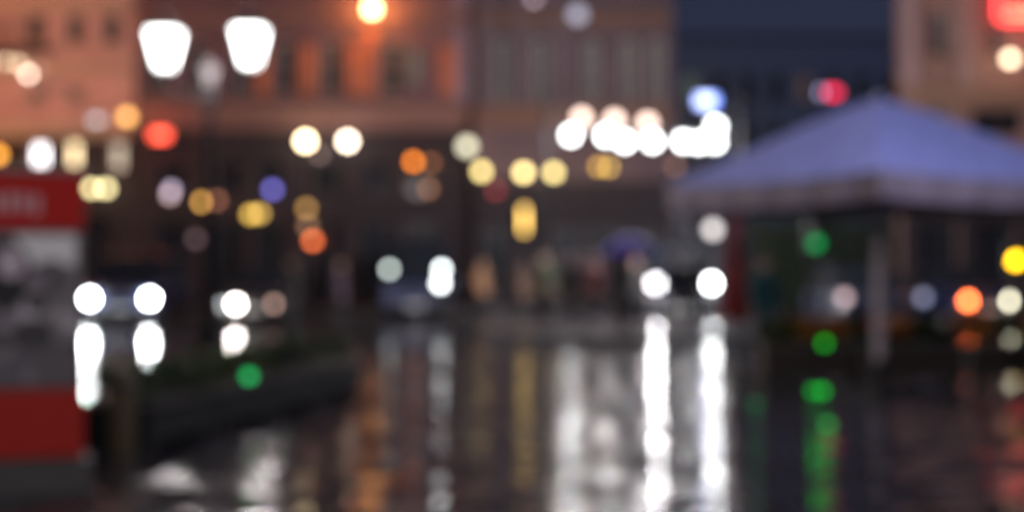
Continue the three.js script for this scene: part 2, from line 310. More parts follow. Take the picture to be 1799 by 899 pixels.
// ---------------------------------------------------------------- wall lamps, bulbs and signs
function wallLamp(label, px, py, d, dia, e, cd, wall, group, tint) {  // globe on a bracket that reaches back to its wall
  const z = -d, r = dia / 2, y = Y(py, d), x = X(px, d), t = thing('wall_lamp', label, 'wall lamp', [x, y, z], 0, group);
  const back = wall ? wall - d : 0.5;
  part('bracket', [tube([V(0, -r * 0.95, 0), V(0, -r - 0.12, -back * 0.4), V(0, -r - 0.1, -back + 0.02)], 0.018), rbx(0.14, 0.26, 0.03, 0.01, 0, -r - 0.1, -back + 0.02), cyl(0.07, 0.05, 0.05, 0, -r - 0.005, 0)], M.iron, t);
  part('globe', ball(r, 0, 0, 0), glow(...e), t);
  if (cd) lampLight(t, tint ?? e, cd * 0.3, r * 0.8, 0, 0, 0);
  return t;
}
const L = 49.2;
wallLamp('bright cream globe lamp high on the brown facade at the top edge', 653, 15, L, 0.36, [20, 14, 6], 85, D1, undefined, [1, 0.33, 0.06]);
wallLamp('left of two bright cream globe lamps under the ledge of the brown facade', 536, 248, L, 0.36, [20, 15.5, 9], 5, D1);
wallLamp('pinkish white globe lamp under the ledge, right of the bright cream globe', 610, 248, L, 0.34, [18, 14.5, 11], 4, D1);
wallLamp('orange globe lamp at the right end of the brown facade', 726, 284, L, 0.26, [8.2, 2.0, 0.12], 2, D1);
wallLamp('dim brown globe lamp touching the orange one on its right', 757, 286, L, 0.24, [1.4, 0.5, 0.18], 0, D1);
wallLamp('dim brown globe lamp below the orange one', 753, 332, L, 0.26, [1.3, 0.5, 0.2], 0, D1);
wallLamp('faint grey globe lamp low beside the bright cream globe', 561, 272, L, 0.25, [0.9, 0.6, 0.55], 0, D1);
wallLamp('dim greenish white globe lamp left of the three yellow lamps', 820, 257, 48.6, 0.42, [3.0, 2.8, 2.0], 5, D1 + 0.2, undefined, [1, 0.5, 0.13]);
for (const [px, py, e, l] of [[846, 301, [6.6, 5.2, 1.9], 'left'], [920, 303, [8.5, 6.6, 2.6], 'middle'], [973, 303, [6.6, 5.2, 1.9], 'right']])
  wallLamp(l + ' of three yellow globe lamps in a row on the grey facade', px, py, 48.3, 0.32, e, 0.7, D1 - 1, undefined, [1, 0.5, 0.13]);
wallLamp('dark red globe lamp below the left yellow lamp', 871, 335, 48.3, 0.26, [1.1, 0.09, 0.14], 0, D1 - 1);
wallLamp('left of two touching amber lamps under the white globe lights', 1052, 293, 48.3, 0.24, [4.2, 2.3, 0.35], 1, D1 - 1);
wallLamp('right of two touching amber lamps under the white globe lights', 1070, 294, 48.3, 0.24, [4.2, 2.6, 0.5], 1, D1 - 1);
wallLamp('faint brown lamp under the right end of the white globe lights', 1187, 292, 47.9, 0.25, [1.1, 0.5, 0.32], 0, D1 - 1);
wallLamp('faint mauve lamp high at the top edge of the grey facade', 938, -2, 48.2, 0.26, [1.6, 1.2, 1.4], 0, D1 - 1);
wallLamp('pale grey-blue lamp high on the grey facade', 1015, 25, 48.2, 0.5, [0.75, 0.75, 0.95], 0, D1 - 1);
wallLamp('cream globe lamp on the rose building under the red sign', 1777, 103, 45.2, 0.3, [9, 6.6, 4.4], 4, D4);
wallLamp('amber globe lamp on the apricot building above the red sign', 222, 205, L, 0.36, [4.6, 2.3, 0.65], 3, D1);
wallLamp('left of two pale yellow lamps beside the red poster board', 160, 331, L, 0.28, [7.4, 6.2, 3], 3, D1);
wallLamp('right of two pale yellow lamps beside the red poster board', 185, 331, L, 0.28, [7.4, 6.3, 3.1], 3, D1);
wallLamp('upper of two overlapping grey-mauve lamps left of the lamp post', 300, 333, L, 0.26, [2.3, 1.9, 2.6], 0, D1);
wallLamp('lower of two overlapping grey-mauve lamps left of the lamp post', 297, 343, L, 0.26, [2.8, 2.0, 2.0], 0, D1);
wallLamp('single amber lamp just left of the lamp post', 355, 355, L, 0.28, [5.6, 2.9, 0.6], 1, D1);
wallLamp('dim red-amber lamp half hidden behind the lamp post', 380, 352, L, 0.26, [1.6, 0.6, 0.35], 0, D1);
wallLamp('left of two overlapping amber lamps right of the lamp post', 440, 377, L, 0.27, [5.0, 3.1, 0.55], 1, D1);
wallLamp('right of two overlapping amber lamps right of the lamp post', 456, 375, L, 0.27, [3.9, 2.4, 0.55], 1, D1);
wallLamp('violet globe lamp above the two amber lamps', 478, 333, L, 0.27, [1.1, 1.0, 3.9], 0.6, D1);
wallLamp('dim ochre lamp above the orange-red lamp', 538, 366, L, 0.27, [2.6, 1.4, 0.4], 0, D1);
wallLamp('faint ochre lamp just above the orange-red lamp', 540, 397, L, 0.27, [1.4, 0.75, 0.4], 0, D1);
wallLamp('orange-red lamp low on the brown facade', 549, 423, L, 0.27, [6.4, 1.2, 0.32], 1, D1);
wallLamp('faint brown-violet lamp low behind the lamp post', 343, 420, L, 0.26, [0.55, 0.35, 0.4], 0, D1);
wallLamp('orange lamp at the very left edge of the picture', -6, 272, L, 0.34, [6, 2.4, 0.3], 3, D1);

{ // bulbs hung under the dark balcony
  const t = thing('bulb_string', 'short string of cream bulbs under the dark balcony at top left', 'string lights', [0, 0, 0]);
  const z = -D1 + 1.3, d = D1 - 1.3, pts = [[-20, 106], [8, 108], [28, 111], [37, 115], [48, 130], [66, 120]];
  part('cable', tube(pts.map(([a, b]) => V(X(a, d), Y(b, d) + 0.16, z)), 0.012), M.iron, t);
  const e = [[3, 2.2, 1.5], [3.2, 2.3, 1.5], [3.4, 2.5, 1.6], [2.4, 1.6, 1], [8.6, 6.6, 5.2], [1.2, 0.6, 0.4]];
  pts.forEach(([a, b], i) => part('bulb', ball(0.115, X(a, d), Y(b, d), z), glow(...e[i]), t));
}
// white globes on cables above the street
function pole(label, x, z, h) {
  const t = thing('light_pole', label, 'pole', [x, 0, z]);
  part('shaft', lathe([[0, 0], [0.13, 0], [0.13, 0.3], [0.07, 0.4], [0.045, h], [0, h + 0.02]], 14), M.blackPaint, t); part('hook', new THREE.TorusGeometry(0.06, 0.015, 6, 14).translate(0, h + 0.06, 0), M.iron, t);
}
function globeString(name, label, d, pts, dia, e, cd, x0, x1) {
  const t = thing(name, label, 'string lights');
  const c = pts.map(([a, b]) => V(X(a, d), Y(b, d) + dia / 2 + 0.07, -d)), ends = c.slice().sort((p, q) => p.x - q.x).filter((p, i, all) => !i || p.x - all[i - 1].x > 0.12);
  part('cable', tube([V(x0, ends[0].y + 0.35, -d), ...ends, V(x1, ends.at(-1).y + 0.45, -d)], 0.014, 80), M.iron, t);
  for (const [i, p] of c.entries()) {
    const b = part('bulb', ball(dia / 2, p.x, p.y - dia / 2 - 0.07, p.z), glow(...e), t);
    part('socket', cyl(0.045, 0.05, 0.1, p.x, p.y - 0.03, p.z), M.iron, b);
    lampLight(t, [e[0], e[1] * 0.93, e[2] * 0.93], cd * (pts[i][2] ?? 1), dia * 0.42, p.x, p.y - dia / 2 - 0.07, p.z);
  }
}
const DG = 36;
globeString('globe_lights', 'row of large bright white globe lights strung over the street beside the blue parasol', DG,
  [[1003, 237, 1.4], [1065, 238, 0.8], [1098, 248, 0.2], [1147, 248, 1.5], [1201, 248, 0.3], [1228, 250, 0.6], [1257, 249, 1], [1258, 222, 0.4]], 0.29, [13, 13.4, 13.4], 56, X(960, DG), X(1300, DG));
globeString('globe_lights', 'three dimmer pinkish white globes on the cable above the bright ones', DG + 6,
  [[1022, 207], [1080, 211], [1138, 216]], 0.36, [5.6, 4.1, 3.4], 1.5, X(960, DG), X(1300, DG));
pole('slim dark pole at the left end of the white globe lights', X(960, DG), -DG, 5.9);
pole('slim dark pole at the right end of the white globe lights', X(1300, DG), -DG, 5.9);

function sign(name, label, px, py, d, w, h, faces, cd, wall) {
  const t = thing(name, label, 'lit sign', [X(px, d), Y(py, d), -d]), back = wall - d;
  part('housing', [rbx(w + 0.1, h + 0.1, 0.12, 0.02, 0, 0, -0.07), bx(0.06, 0.06, Math.max(0.05, back - 0.13), 0, 0, -0.13 - (back - 0.13) / 2)], M.iron, t);
  for (const [x, fw, e] of faces) part('lit_face', rbx(fw, h, 0.03, 0.01, x, 0, 0.005), glow(...e), t);
  const e = faces[0][2], m = Math.max(...e);
  if (cd) { const l = new THREE.PointLight(rgb(e[0] / m, e[1] / m, e[2] / m), cd, 0, 2); l.position.set(0, 0, 0.2); l.shadow.radius = 4; l.castShadow = true; l.name = 'sign_light'; t.add(l); }
  return t;
}
sign('red_sign', 'small red light box on the facade left of the lamp post', 280, 237, 49.5, 0.62, 0.3, [[0, 0.62, [5, 0.42, 0.22]]], 3, D1);
sign('amber_sign', 'tall narrow amber light box under the middle yellow lamp', 921, 386, 48.2, 0.16, 0.85, [[0, 0.16, [5, 3, 0.6]]], 0.2, D1 - 1);
sign('blue_sign', 'pale blue light box above the right end of the white globe lights', 1242, 177, 44, 0.62, 0.32, [[-0.06, 0.44, [2.2, 2.6, 5]], [0.24, 0.14, [0.7, 1.4, 5]], [-0.295, 0.03, [0.7, 1.4, 5]]], 4, 44.4);
sign('red_and_blue_sign', 'small crimson and blue light box above the left slope of the blue parasol', 1458, 162, 60, 0.95, 0.3, [[0.17, 0.5, [3.6, 0.12, 0.36]], [-0.36, 0.16, [1.3, 1.3, 2.2]]], 0.5, 60.5);
{
  const d = 45.4, t = thing('neon_sign', 'large red neon sign high on the rose building at the right edge', 'neon sign', [X(1800, d), Y(8, d), -d]);
  part('back_board', rbx(1.9, 1.5, 0.1, 0.03, 0, 0.15, -0.52), std(rgb(0.3, 0.05, 0.07), 0.5), t);
  const tb = (p) => tube(p.map(([a, b]) => V(a, b, 0)), 0.055, 30);
  const red = glow(8, 0.5, 0.42);
  part('neon_tube', tb([[-0.75, 0.75], [-0.76, 0], [-0.74, -0.42], [-0.6, -0.46], [0, -0.46], [0.75, -0.46]]), red, t);
  part('neon_tube', tb([[-0.5, -0.27], [0, -0.27], [0.75, -0.27]]), glow(9, 1.6, 0.8), t);
  part('neon_tube', tb([[-0.5, 0.1], [0, 0.12], [0.75, 0.1]]), red, t);
  part('holder', [-0.6, 0, 0.6].flatMap((x) => [cyl(0.02, 0.02, 0.5, 0, 0, 0, 8).rotateX(Math.PI / 2).translate(x, -0.46, -0.25)]), M.iron, t);
  const l = new THREE.PointLight(rgb(1, 0.08, 0.09), 2, 0, 2); l.position.set(0, -0.1, 0.2); l.shadow.radius = 10; l.castShadow = true; l.name = 'sign_light'; t.add(l);
}
// poles that carry the two hanging signs in the gap
for (const [px, py, d, l] of [[1242, 177, 44.5, 'thin dark mast that carries the pale blue light box'], [1458, 162, 60.6, 'thin dark mast that carries the crimson and blue light box']]) {
  const t = thing('sign_mast', l, 'pole', [X(px, d), 0, -d]);
  part('shaft', lathe([[0, 0], [0.14, 0], [0.12, 0.5], [0.06, Y(py, d) + 0.5], [0, Y(py, d) + 0.52]], 14), M.blackPaint, t); part('base_plate', cyl(0.22, 0.24, 0.06, 0, 0.03, 0), M.iron, t);
}
{ // low globe lamp in the street
  const d = 40, t = thing('globe_post_lamp', 'grey-white globe lamp on a short post left of the parasol edge', 'street lamp', [X(1253, d), 0, -d]), y = Y(403, d);
  part('post', lathe([[0, 0], [0.14, 0], [0.14, 0.2], [0.05, 0.35], [0.04, y - 0.22], [0.09, y - 0.17], [0, y - 0.16]], 16), M.iron, t);
  part('globe', ball(0.17, 0, y, 0), glow(2.6, 2.4, 2.35), t); lampLight(t, [1, 0.95, 0.93], 1.5, 0.14, 0, y, 0);
}

// ---------------------------------------------------------------- traffic lights
function trafficLight(label, px, py, d, lit, e, cd) {
  const y = Y(py, d), t = thing('traffic_light', label, 'traffic light', [X(px, d), 0, -d]);
  const cy = y + (lit - 1) * 0.27;          // 0 red, 1 amber, 2 green
  part('pole', cyl(0.055, 0.06, cy - 0.4, 0, (cy - 0.4) / 2, -0.08), M.iron, t);
  part('housing', rbx(0.3, 0.86, 0.2, 0.04, 0, cy, -0.09), M.iron, t);
  const dark = [std(rgb(0.06, 0.008, 0.006), 0.2), std(rgb(0.06, 0.04, 0.004), 0.2), std(rgb(0.005, 0.04, 0.02), 0.2)];
  for (let i = 0; i < 3; i++) {
    const ly = cy + (1 - i) * 0.27;
    part('lens', ball(0.11, 0, 0, 0, 16).scale(1, 1, 0.35).translate(0, ly, 0.012), i === lit ? glow(...e) : dark[i], t);
    part('visor', new THREE.CylinderGeometry(0.125, 0.125, 0.16, 16, 1, true, Math.PI / 2, Math.PI).rotateX(Math.PI / 2).translate(0, ly, 0.09), std(rgb(0.02, 0.02, 0.02), 0.6, { side: THREE.DoubleSide }), t);
  }
  const m = Math.max(...e); const l = new THREE.PointLight(rgb(e[0] / m, e[1] / m, e[2] / m), cd, 0, 2); l.position.set(0, y, 0.2); l.shadow.radius = 4; l.castShadow = true; l.name = 'signal_light'; t.add(l);
}
trafficLight('traffic light showing green under the blue parasol', 1434, 427, 28, 2, [0.003, 0.7, 0.16], 0.03);
trafficLight('traffic light showing amber at the right edge', 1785, 457, 33, 1, [17, 9, 0.08], 0.4);

// ---------------------------------------------------------------- vehicles
function prism(pts, w, bevel, x = 0) { // pts in (z, y), extruded across x
  const s = new THREE.Shape(pts.map(([z, y]) => new THREE.Vector2(z, y)));
  return new THREE.ExtrudeGeometry(s, { depth: w - 2 * bevel, bevelEnabled: true, bevelSize: bevel, bevelThickness: bevel, bevelSegments: 3, curveSegments: 8 }).rotateY(-Math.PI / 2).translate(w / 2 - bevel + x, 0, 0);
}
// z forward is +z before turning
function car(name, label, px, d, turn, o) {
  const t = thing(name, label, o.category ?? 'car', [X(px, d), 0.0, -d - (o.l ?? 4.2) / 2], turn);   // d is the distance of its front
  const w = o.w ?? 1.78, h = o.h ?? 1.46, l = (o.l ?? 4.2) / 2, paint = new THREE.MeshPhysicalMaterial({ color: o.color, roughness: 0.35, clearcoat: 1, clearcoatRoughness: 0.06 });
  const belt = o.van ? 1.05 : 0.9, nose = o.van ? 0.98 : 0.74;
  part('body', prism([[-l, 0.35], [-l + 0.05, 0.28], [l - 0.1, 0.25], [l, 0.36], [l - 0.02, nose - 0.12], [l - 0.16, nose], [l * (o.van ? 0.66 : 0.42), belt], [-l + 0.1, belt + 0.02], [-l, belt - 0.1]], w, 0.06), paint, t);
  const c = o.van ? [[-l + 0.06, belt - 0.03], [l * 0.7, belt - 0.03], [l * 0.4, h - 0.1], [l * 0.3, h - 0.04], [-l + 0.16, h - 0.04], [-l + 0.08, h - 0.14]] : [[-l + 0.14, belt - 0.03], [l * 0.46, belt - 0.03], [l * 0.1, h - 0.08], [l * 0.02, h - 0.04], [-l * 0.62, h - 0.04], [-l * 0.76, h - 0.12]];
  part('glasshouse', prism(c, w - 0.2, 0.07), M.glassDark, t);
  const rf = o.van ? [[l * 0.34, h - 0.055], [l * 0.28, h], [-l + 0.2, h], [-l + 0.1, h - 0.055]] : [[l * 0.08, h - 0.055], [l * 0.0, h], [-l * 0.6, h], [-l * 0.74, h - 0.055]];
  part('roof', prism(rf, w - 0.16, 0.025), paint, t);
  for (const s of [-1, 1]) part('pillar', [bar(V(s * (w / 2 - 0.12), belt, l * (o.van ? 0.68 : 0.44)), V(s * (w / 2 - 0.16), h - 0.06, l * (o.van ? 0.36 : 0.07)), 0.035), bar(V(s * (w / 2 - 0.11), belt, -0.15), V(s * (w / 2 - 0.13), h - 0.06, -0.15), 0.03)], paint, t);
  for (const s of [-1, 1]) for (const z of [l * 0.62, -l * 0.62]) {
    const ty = part('wheel', new THREE.TorusGeometry(0.235, 0.085, 10, 24).rotateY(Math.PI / 2).scale(1.25, 1, 1).translate(s * (w / 2 - 0.12), 0.32, z), M.rubber, t);
    part('rim', cyl(0.2, 0.2, 0.13, 0, 0, 0, 16).rotateZ(Math.PI / 2).translate(s * (w / 2 - 0.09), 0.32, z), M.rim, ty);
  }
  part('grille', rbx(w * 0.5, 0.14, 0.04, 0.015, 0, nose - 0.2, l + 0.055), M.rubber, t);
  part('bumper', rbx(w * 0.94, 0.16, 0.14, 0.05, 0, 0.38, l + 0.03), M.rubber, t);
  part('number_plate', rbx(0.5, 0.11, 0.02, 0.005, 0, 0.4, l + 0.112), M.plateWhite, t);
  for (const s of [-1, 1]) part('mirror', [rbx(0.2, 0.13, 0.1, 0.03, s * (w / 2 + 0.08), belt + 0.08, l * (o.van ? 0.5 : 0.32)), bar(V(s * (w / 2 - 0.06), belt + 0.03, l * 0.32), V(s * (w / 2 + 0.05), belt + 0.06, l * (o.van ? 0.5 : 0.32)), 0.02)], paint, t);
  for (const s of [-1, 1]) part('tail_light', rbx(0.16, 0.26, 0.06, 0.02, s * (w / 2 - 0.14), belt - 0.2, -l - 0.045), std(rgb(0.2, 0.01, 0.01), 0.3), t);
  o.lights.forEach((e, i) => {
    const s = i % 2 ? 1 : -1, lx = s * (o.spread ?? w / 2 - 0.24), ly = o.ly ?? nose - 0.12, r = o.r ?? 0.1;
    const m = part('headlight', ball(r, 0, 0, 0).scale(1, 1, 0.6).translate(lx, ly, l + 0.05), e ? glow(...e) : M.chrome, t);
    part('headlight_ring', new THREE.TorusGeometry(r * 1.05, 0.014, 6, 20).translate(lx, ly, l + 0.07), M.chrome, m);
    if (e && Math.max(...e) > 3) { const q = Math.max(...e), pl = new THREE.PointLight(rgb(e[0] / q, e[1] / q, e[2] / q), o.cds?.[i] ?? (o.cd ?? 6) * q / 60, 0, 2); pl.position.set(lx, ly, l + (o.cds ? 0.5 : 0.2)); pl.shadow.radius = 4; pl.castShadow = true; pl.name = 'headlight_lamp'; t.add(pl); }
  });
  return t;
}
const wht = [52, 55, 55];
car('parked_van', 'dark blue van facing the viewer with bright headlights, beside the poster board', 211, 40, 0, { van: 1, category: 'van', h: 1.95, w: 1.95, l: 4.6, color: rgb(0.012, 0.016, 0.05), lights: [wht, wht], spread: 0.84, ly: 0.68, r: 0.13, cd: 9 });
car('parked_car', 'dark car just right of the lamp post with one bright headlight', 448, 39, 0, { color: rgb(0.015, 0.012, 0.014), lights: [[36, 33, 31], [2.6, 1.6, 1.3]], spread: 0.52, ly: 0.56, cd: 6 });
car('delivery_van', 'dark blue delivery van in the middle distance, its right headlight much brighter', 730, 43, 0, { van: 1, category: 'van', h: 2.4, w: 2.05, l: 5, color: rgb(0.015, 0.022, 0.075), lights: [[5.4, 6.2, 5.8], [14, 15, 15]], spread: 0.79, ly: 1.5, cd: 1 });
{ // the lamp under that headlight
  const t = thing('delivery_scooter', 'scooter in front of the delivery van, its single headlight bright white', 'scooter', [X(775, 39.6), 0, -39.6]);
  const y = Y(497, 39.6);
  for (const z of [0.55, -0.55]) { const ty = part('wheel', new THREE.TorusGeometry(0.19, 0.06, 9, 22).rotateY(Math.PI / 2).translate(0, 0.25, z), M.rubber, t); part('rim', cyl(0.15, 0.15, 0.06, 0, 0, 0, 14).rotateZ(Math.PI / 2).translate(0, 0.25, z), M.rim, ty); }
  part('body', prism([[-0.75, 0.5], [-0.65, 0.32], [0.15, 0.28], [0.35, 0.34], [0.45, 0.95], [0.36, 0.98], [0.22, 0.45], [-0.1, 0.42], [-0.2, 0.72], [-0.75, 0.76]], 0.34, 0.05), std(rgb(0.02, 0.022, 0.03), 0.3), t);
  part('seat', rbx(0.3, 0.12, 0.7, 0.05, 0, 0.84, -0.45), M.rubber, t);
  part('fork', [bar(V(0, 0.25, 0.55), V(0, 1.05, 0.34), 0.035), bar(V(-0.32, 1.08, 0.28), V(0.32, 1.08, 0.28), 0.018)], M.iron, t);
  part('headlight', ball(0.11, 0, y, 0.46), glow(12, 12.6, 12.6), t); lampLight(t, [1, 1, 1], 0.4, 0.09, 0, y, 0.46);
}
car('minibus', 'tall dark minibus facing the viewer behind the person with the violet umbrella', 1200, 39.5, 0, { van: 1, category: 'minibus', h: 2.2, w: 1.95, l: 5, color: rgb(0.02, 0.02, 0.024), lights: [[4.6, 4.5, 4.6], [26, 27, 27]], spread: 0.78, ly: 1.12, r: 0.14, cds: [9, 3.6] });
car('parked_car', 'dark car behind the parasol pole with two faint sidelights', 1552, 33.5, 0, { w: 1.95, h: 1.55, color: rgb(0.02, 0.024, 0.045), lights: [[1.9, 1.35, 1.4], [0.7, 0.72, 1.1]], spread: 0.93, ly: 0.86, r: 0.12 });
car('parked_car', 'dark blue car at the right edge with an orange-red light and a cream headlight', 1738, 40, 0, { w: 1.75, h: 1.5, color: rgb(0.012, 0.015, 0.05), lights: [[20, 3.2, 0.75], [10, 9.4, 6.8]], spread: 0.6, ly: 0.62, r: 0.12, cd: 8 });

// ---------------------------------------------------------------- parasol
{
  const d = 17.5, t = thing('market_parasol', 'large blue-violet market parasol with a mauve valance on the right', 'parasol', [X(1545, d), 0, -d], Math.PI / 4 - 0.25);
  const top = Y(166, d), eave = Y(322, d), half = 1.85, cloth = new THREE.MeshStandardMaterial({ color: rgb(0.29, 0.31, 0.6), roughness: 0.8, side: THREE.DoubleSide, map: plasterMap });  // the canopy colour takes in the blue light from above
  const pos = [], idx = [], uv = [], N = 14;
  for (let f = 0; f < 4; f++) for (let i = 0; i <= N; i++) for (let j = 0; j <= N; j++) {
    const r = i / N, a = (j / N) * 2 - 1, x = r * half * a, z = r * half, q = Math.PI / 2 * f, sag = -0.05 * Math.sin(Math.PI * Math.sqrt(r)) + 0.05 * r * (1 - a * a);
    pos.push(x * Math.cos(q) + z * Math.sin(q), top - 0.05 - (top - 0.05 - eave) * r - sag, -x * Math.sin(q) + z * Math.cos(q)); uv.push(x, r * 2);
    if (i && j) { const k = f * (N + 1) * (N + 1) + i * (N + 1) + j; idx.push(k, k - 1, k - N - 1, k - 1, k - N - 2, k - N - 1); }
  }
  const g = new THREE.BufferGeometry().setAttribute('position', new THREE.Float32BufferAttribute(pos, 3)).setAttribute('uv', new THREE.Float32BufferAttribute(uv, 2)); g.setIndex(idx); g.computeVertexNormals();
  part('canopy', g, cloth, t);
  const val = new THREE.MeshStandardMaterial({ color: rgb(0.36, 0.29, 0.34), roughness: 0.85, side: THREE.DoubleSide, map: plasterMap });  // same fabric as the canopy, with warmer street light put into its colour
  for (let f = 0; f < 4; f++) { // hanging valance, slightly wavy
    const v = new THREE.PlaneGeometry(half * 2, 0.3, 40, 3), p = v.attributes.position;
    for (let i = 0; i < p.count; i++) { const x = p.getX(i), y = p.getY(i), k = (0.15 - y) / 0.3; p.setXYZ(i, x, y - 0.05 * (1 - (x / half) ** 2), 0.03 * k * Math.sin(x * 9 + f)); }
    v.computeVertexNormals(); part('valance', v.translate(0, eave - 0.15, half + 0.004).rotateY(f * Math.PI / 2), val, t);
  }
  part('pole', cyl(0.055, 0.06, top - 0.1, 0, (top - 0.1) / 2, 0), std(rgb(0.62, 0.52, 0.56), 0.5), t);
  part('finial', lathe([[0, 0.03], [0.05, 0.02], [0.06, 0], [0.05, -0.03], [0, -0.05]]).translate(0, top - 0.03, 0), std(rgb(0.5, 0.45, 0.5), 0.4), t);
  for (let k = 0; k < 8; k++) { const a = k * Math.PI / 4 + Math.PI / 4, R = half * (k % 2 ? 1 : Math.SQRT2) - 0.03; part('rib', bar(V(0, top - 0.14, 0), V(R * Math.sin(a), eave - 0.03 + (k % 2 ? -0.06 : 0), R * Math.cos(a)), 0.013), M.wood, t); }
  part('foot', [bx(0.9, 0.1, 0.9, 0, 0.055, 0), cyl(0.09, 0.11, 0.35, 0, 0.28, 0)], M.iron, t);
}
{ // folded red parasol
  const d = 20, t = thing('folded_parasol', 'dark red folded parasol standing at the left edge of the blue one', 'parasol', [X(1292, d), 0, -d]);
  part('pole', cyl(0.025, 0.025, 2.25, 0, 1.17, 0), M.iron, t);
  const g = lathe([[0.02, 2.32], [0.05, 2.25], [0.085, 1.9], [0.13, 1.4], [0.17, 0.95], [0.15, 0.86], [0.05, 0.84]], 40), p = g.attributes.position;
  for (let i = 0; i < p.count; i++) { const a = Math.atan2(p.getZ(i), p.getX(i)), k = 1 + 0.16 * Math.sin(a * 8); p.setX(i, p.getX(i) * k); p.setZ(i, p.getZ(i) * k); } g.computeVertexNormals();
  const c = part('canopy', g, std(rgb(0.22, 0.012, 0.015), 0.8, { side: THREE.DoubleSide }), t); part('strap', new THREE.TorusGeometry(0.145, 0.014, 6, 24).rotateX(Math.PI / 2).translate(0, 1.25, 0), M.rubber, c);
  part('foot', lathe([[0, 0], [0.3, 0], [0.3, 0.06], [0.1, 0.1], [0.05, 0.25], [0, 0.25]]), M.stone, t);
}

// ---------------------------------------------------------------- poster board
{
  const d = 10.2, x1 = X(147, d), w = 1.3, t = thing('poster_board', 'poster board with red head and foot panels and a grey portrait poster at left', 'poster board', [x1 - w / 2 * Math.cos(0.3), 0, -d + w / 2 * Math.sin(0.3)], 0.3);
  const red = std(rgb(0.4, 0.013, 0.005), 0.8), y = (p) => Y(p, d);
  part('frame', [bx(w - 0.02, y(304) - 0.12, 0.16, 0, (y(304) + 0.12) / 2, -0.1), bx(w + 0.04, 0.05, 0.24, 0, y(304) + 0.03, -0.1)], std(rgb(0.05, 0.03, 0.03), 0.4), t);
  const head = document.createElement('canvas'); head.width = 512; head.height = 180; { const c = head.getContext('2d'); c.fillStyle = '#b8140a'; c.fillRect(0, 0, 512, 180); c.fillStyle = '#c9a3a6'; c.font = 'bold 84px sans-serif'; for (let i = 0; i < 9; i++) c.fillRect(100 + i * 34, 62 + (i % 3) * 4, 22, 62 - (i % 2) * 8); }
  const ht = new THREE.CanvasTexture(head); ht.colorSpace = THREE.SRGBColorSpace;
  part('head_panel', rbx(w, y(306) - y(404), 0.05, 0.012, 0, (y(306) + y(404)) / 2, 0.006), std(0xffffff, 0.8, { map: ht }), t);
  const cv = document.createElement('canvas'); cv.width = 512; cv.height = 560;
  { const c = cv.getContext('2d'); c.fillStyle = '#4a4849'; c.fillRect(0, 0, 512, 560); c.fillStyle = '#8d8a90'; c.fillRect(330, 8, 170, 110); c.fillRect(0, 0, 200, 90);
    c.fillStyle = '#17171a'; c.beginPath(); c.ellipse(300, 150, 76, 130, 0, 0, 7); c.fill(); c.fillStyle = '#6c666a'; c.beginPath(); c.ellipse(318, 110, 40, 58, 0, 0, 7); c.fill(); c.fillStyle = '#3c3b3d'; c.beginPath(); c.ellipse(430, 170, 60, 70, 0, 0, 7); c.fill(); c.fillStyle = '#4f4a4e'; c.fillRect(360, 150, 50, 60);
    c.fillStyle = '#202022'; c.beginPath(); c.ellipse(290, 470, 150, 190, 0, 0, 7); c.fill(); c.fillStyle = '#555255'; c.beginPath(); c.ellipse(350, 330, 60, 40, 0.5, 0, 7); c.fill(); c.fillStyle = '#3d3b3e'; c.fillRect(0, 400, 512, 160); for (let i = 0; i < 26; i++) { const v = 40 + rnd() * 75 | 0; c.fillStyle = `rgb(${v},${v - 2},${v})`; c.beginPath(); c.ellipse(rnd() * 512, 230 + rnd() * 320, 18 + rnd() * 40, 14 + rnd() * 46, rnd() * 3, 0, 7); c.fill(); } }
  { const c = cv.getContext('2d'), im = c.getImageData(0, 0, 512, 560); for (let i = 0; i < im.data.length; i++) if (i % 4 < 3) im.data[i] = Math.min(235, 255 * 2.3 * (im.data[i] / 255) ** 1.25); c.putImageData(im, 0, 0); }
  const pt = new THREE.CanvasTexture(cv); pt.colorSpace = THREE.SRGBColorSpace;
  part('poster', bx(w - 0.06, y(409) - y(676), 0.02, 0.0, (y(409) + y(676)) / 2, 0), std(0xffffff, 0.7, { map: pt }), t);
  part('foot_panel', rbx(w, y(682) - y(800), 0.05, 0.012, 0, (y(682) + y(800)) / 2, 0.006), red, t);
  part('plinth', bx(w + 0.1, y(806), 0.5, 0, y(806) / 2 + 0.006, -0.1), std(rgb(0.1, 0.1, 0.095), 0.85, { map: plasterMap }), t);
}

// ---------------------------------------------------------------- planters
const leafMats = [[0.03, 0.05, 0.014], [0.05, 0.07, 0.012], [0.022, 0.035, 0.012]].map((c) => std(rgb(...c), 0.5, { side: THREE.DoubleSide }));
const leafGeo = (l, w) => { const g = new THREE.BufferGeometry(); g.setAttribute('position', new THREE.Float32BufferAttribute([0, 0, 0, w / 2, l * 0.45, 0.02, 0, l * 0.5, -0.01, -w / 2, l * 0.45, 0.02, 0, l, -0.02], 3)); g.setIndex([0, 1, 2, 0, 2, 3, 1, 4, 2, 2, 4, 3]); g.computeVertexNormals(); return g; };
function foliage(n, sx, sy, sz, y0, size) {
  const out = [];
  for (let i = 0; i < n; i++) {
    const g = leafGeo(size * rr(0.7, 1.3), size * 0.55), u = rr(-1, 1), v = rr(-1, 1), k = Math.sqrt(rnd());
    g.rotateX(rr(-1.2, 1.2)); g.rotateY(rr(0, 6.3)); g.translate(u * sx / 2, y0 + sy * k * (1 - 0.35 * u * u * v * v) * rr(0.7, 1.1), v * sz / 2); out.push(g);
  }
  return mergeGeometries(out);
}
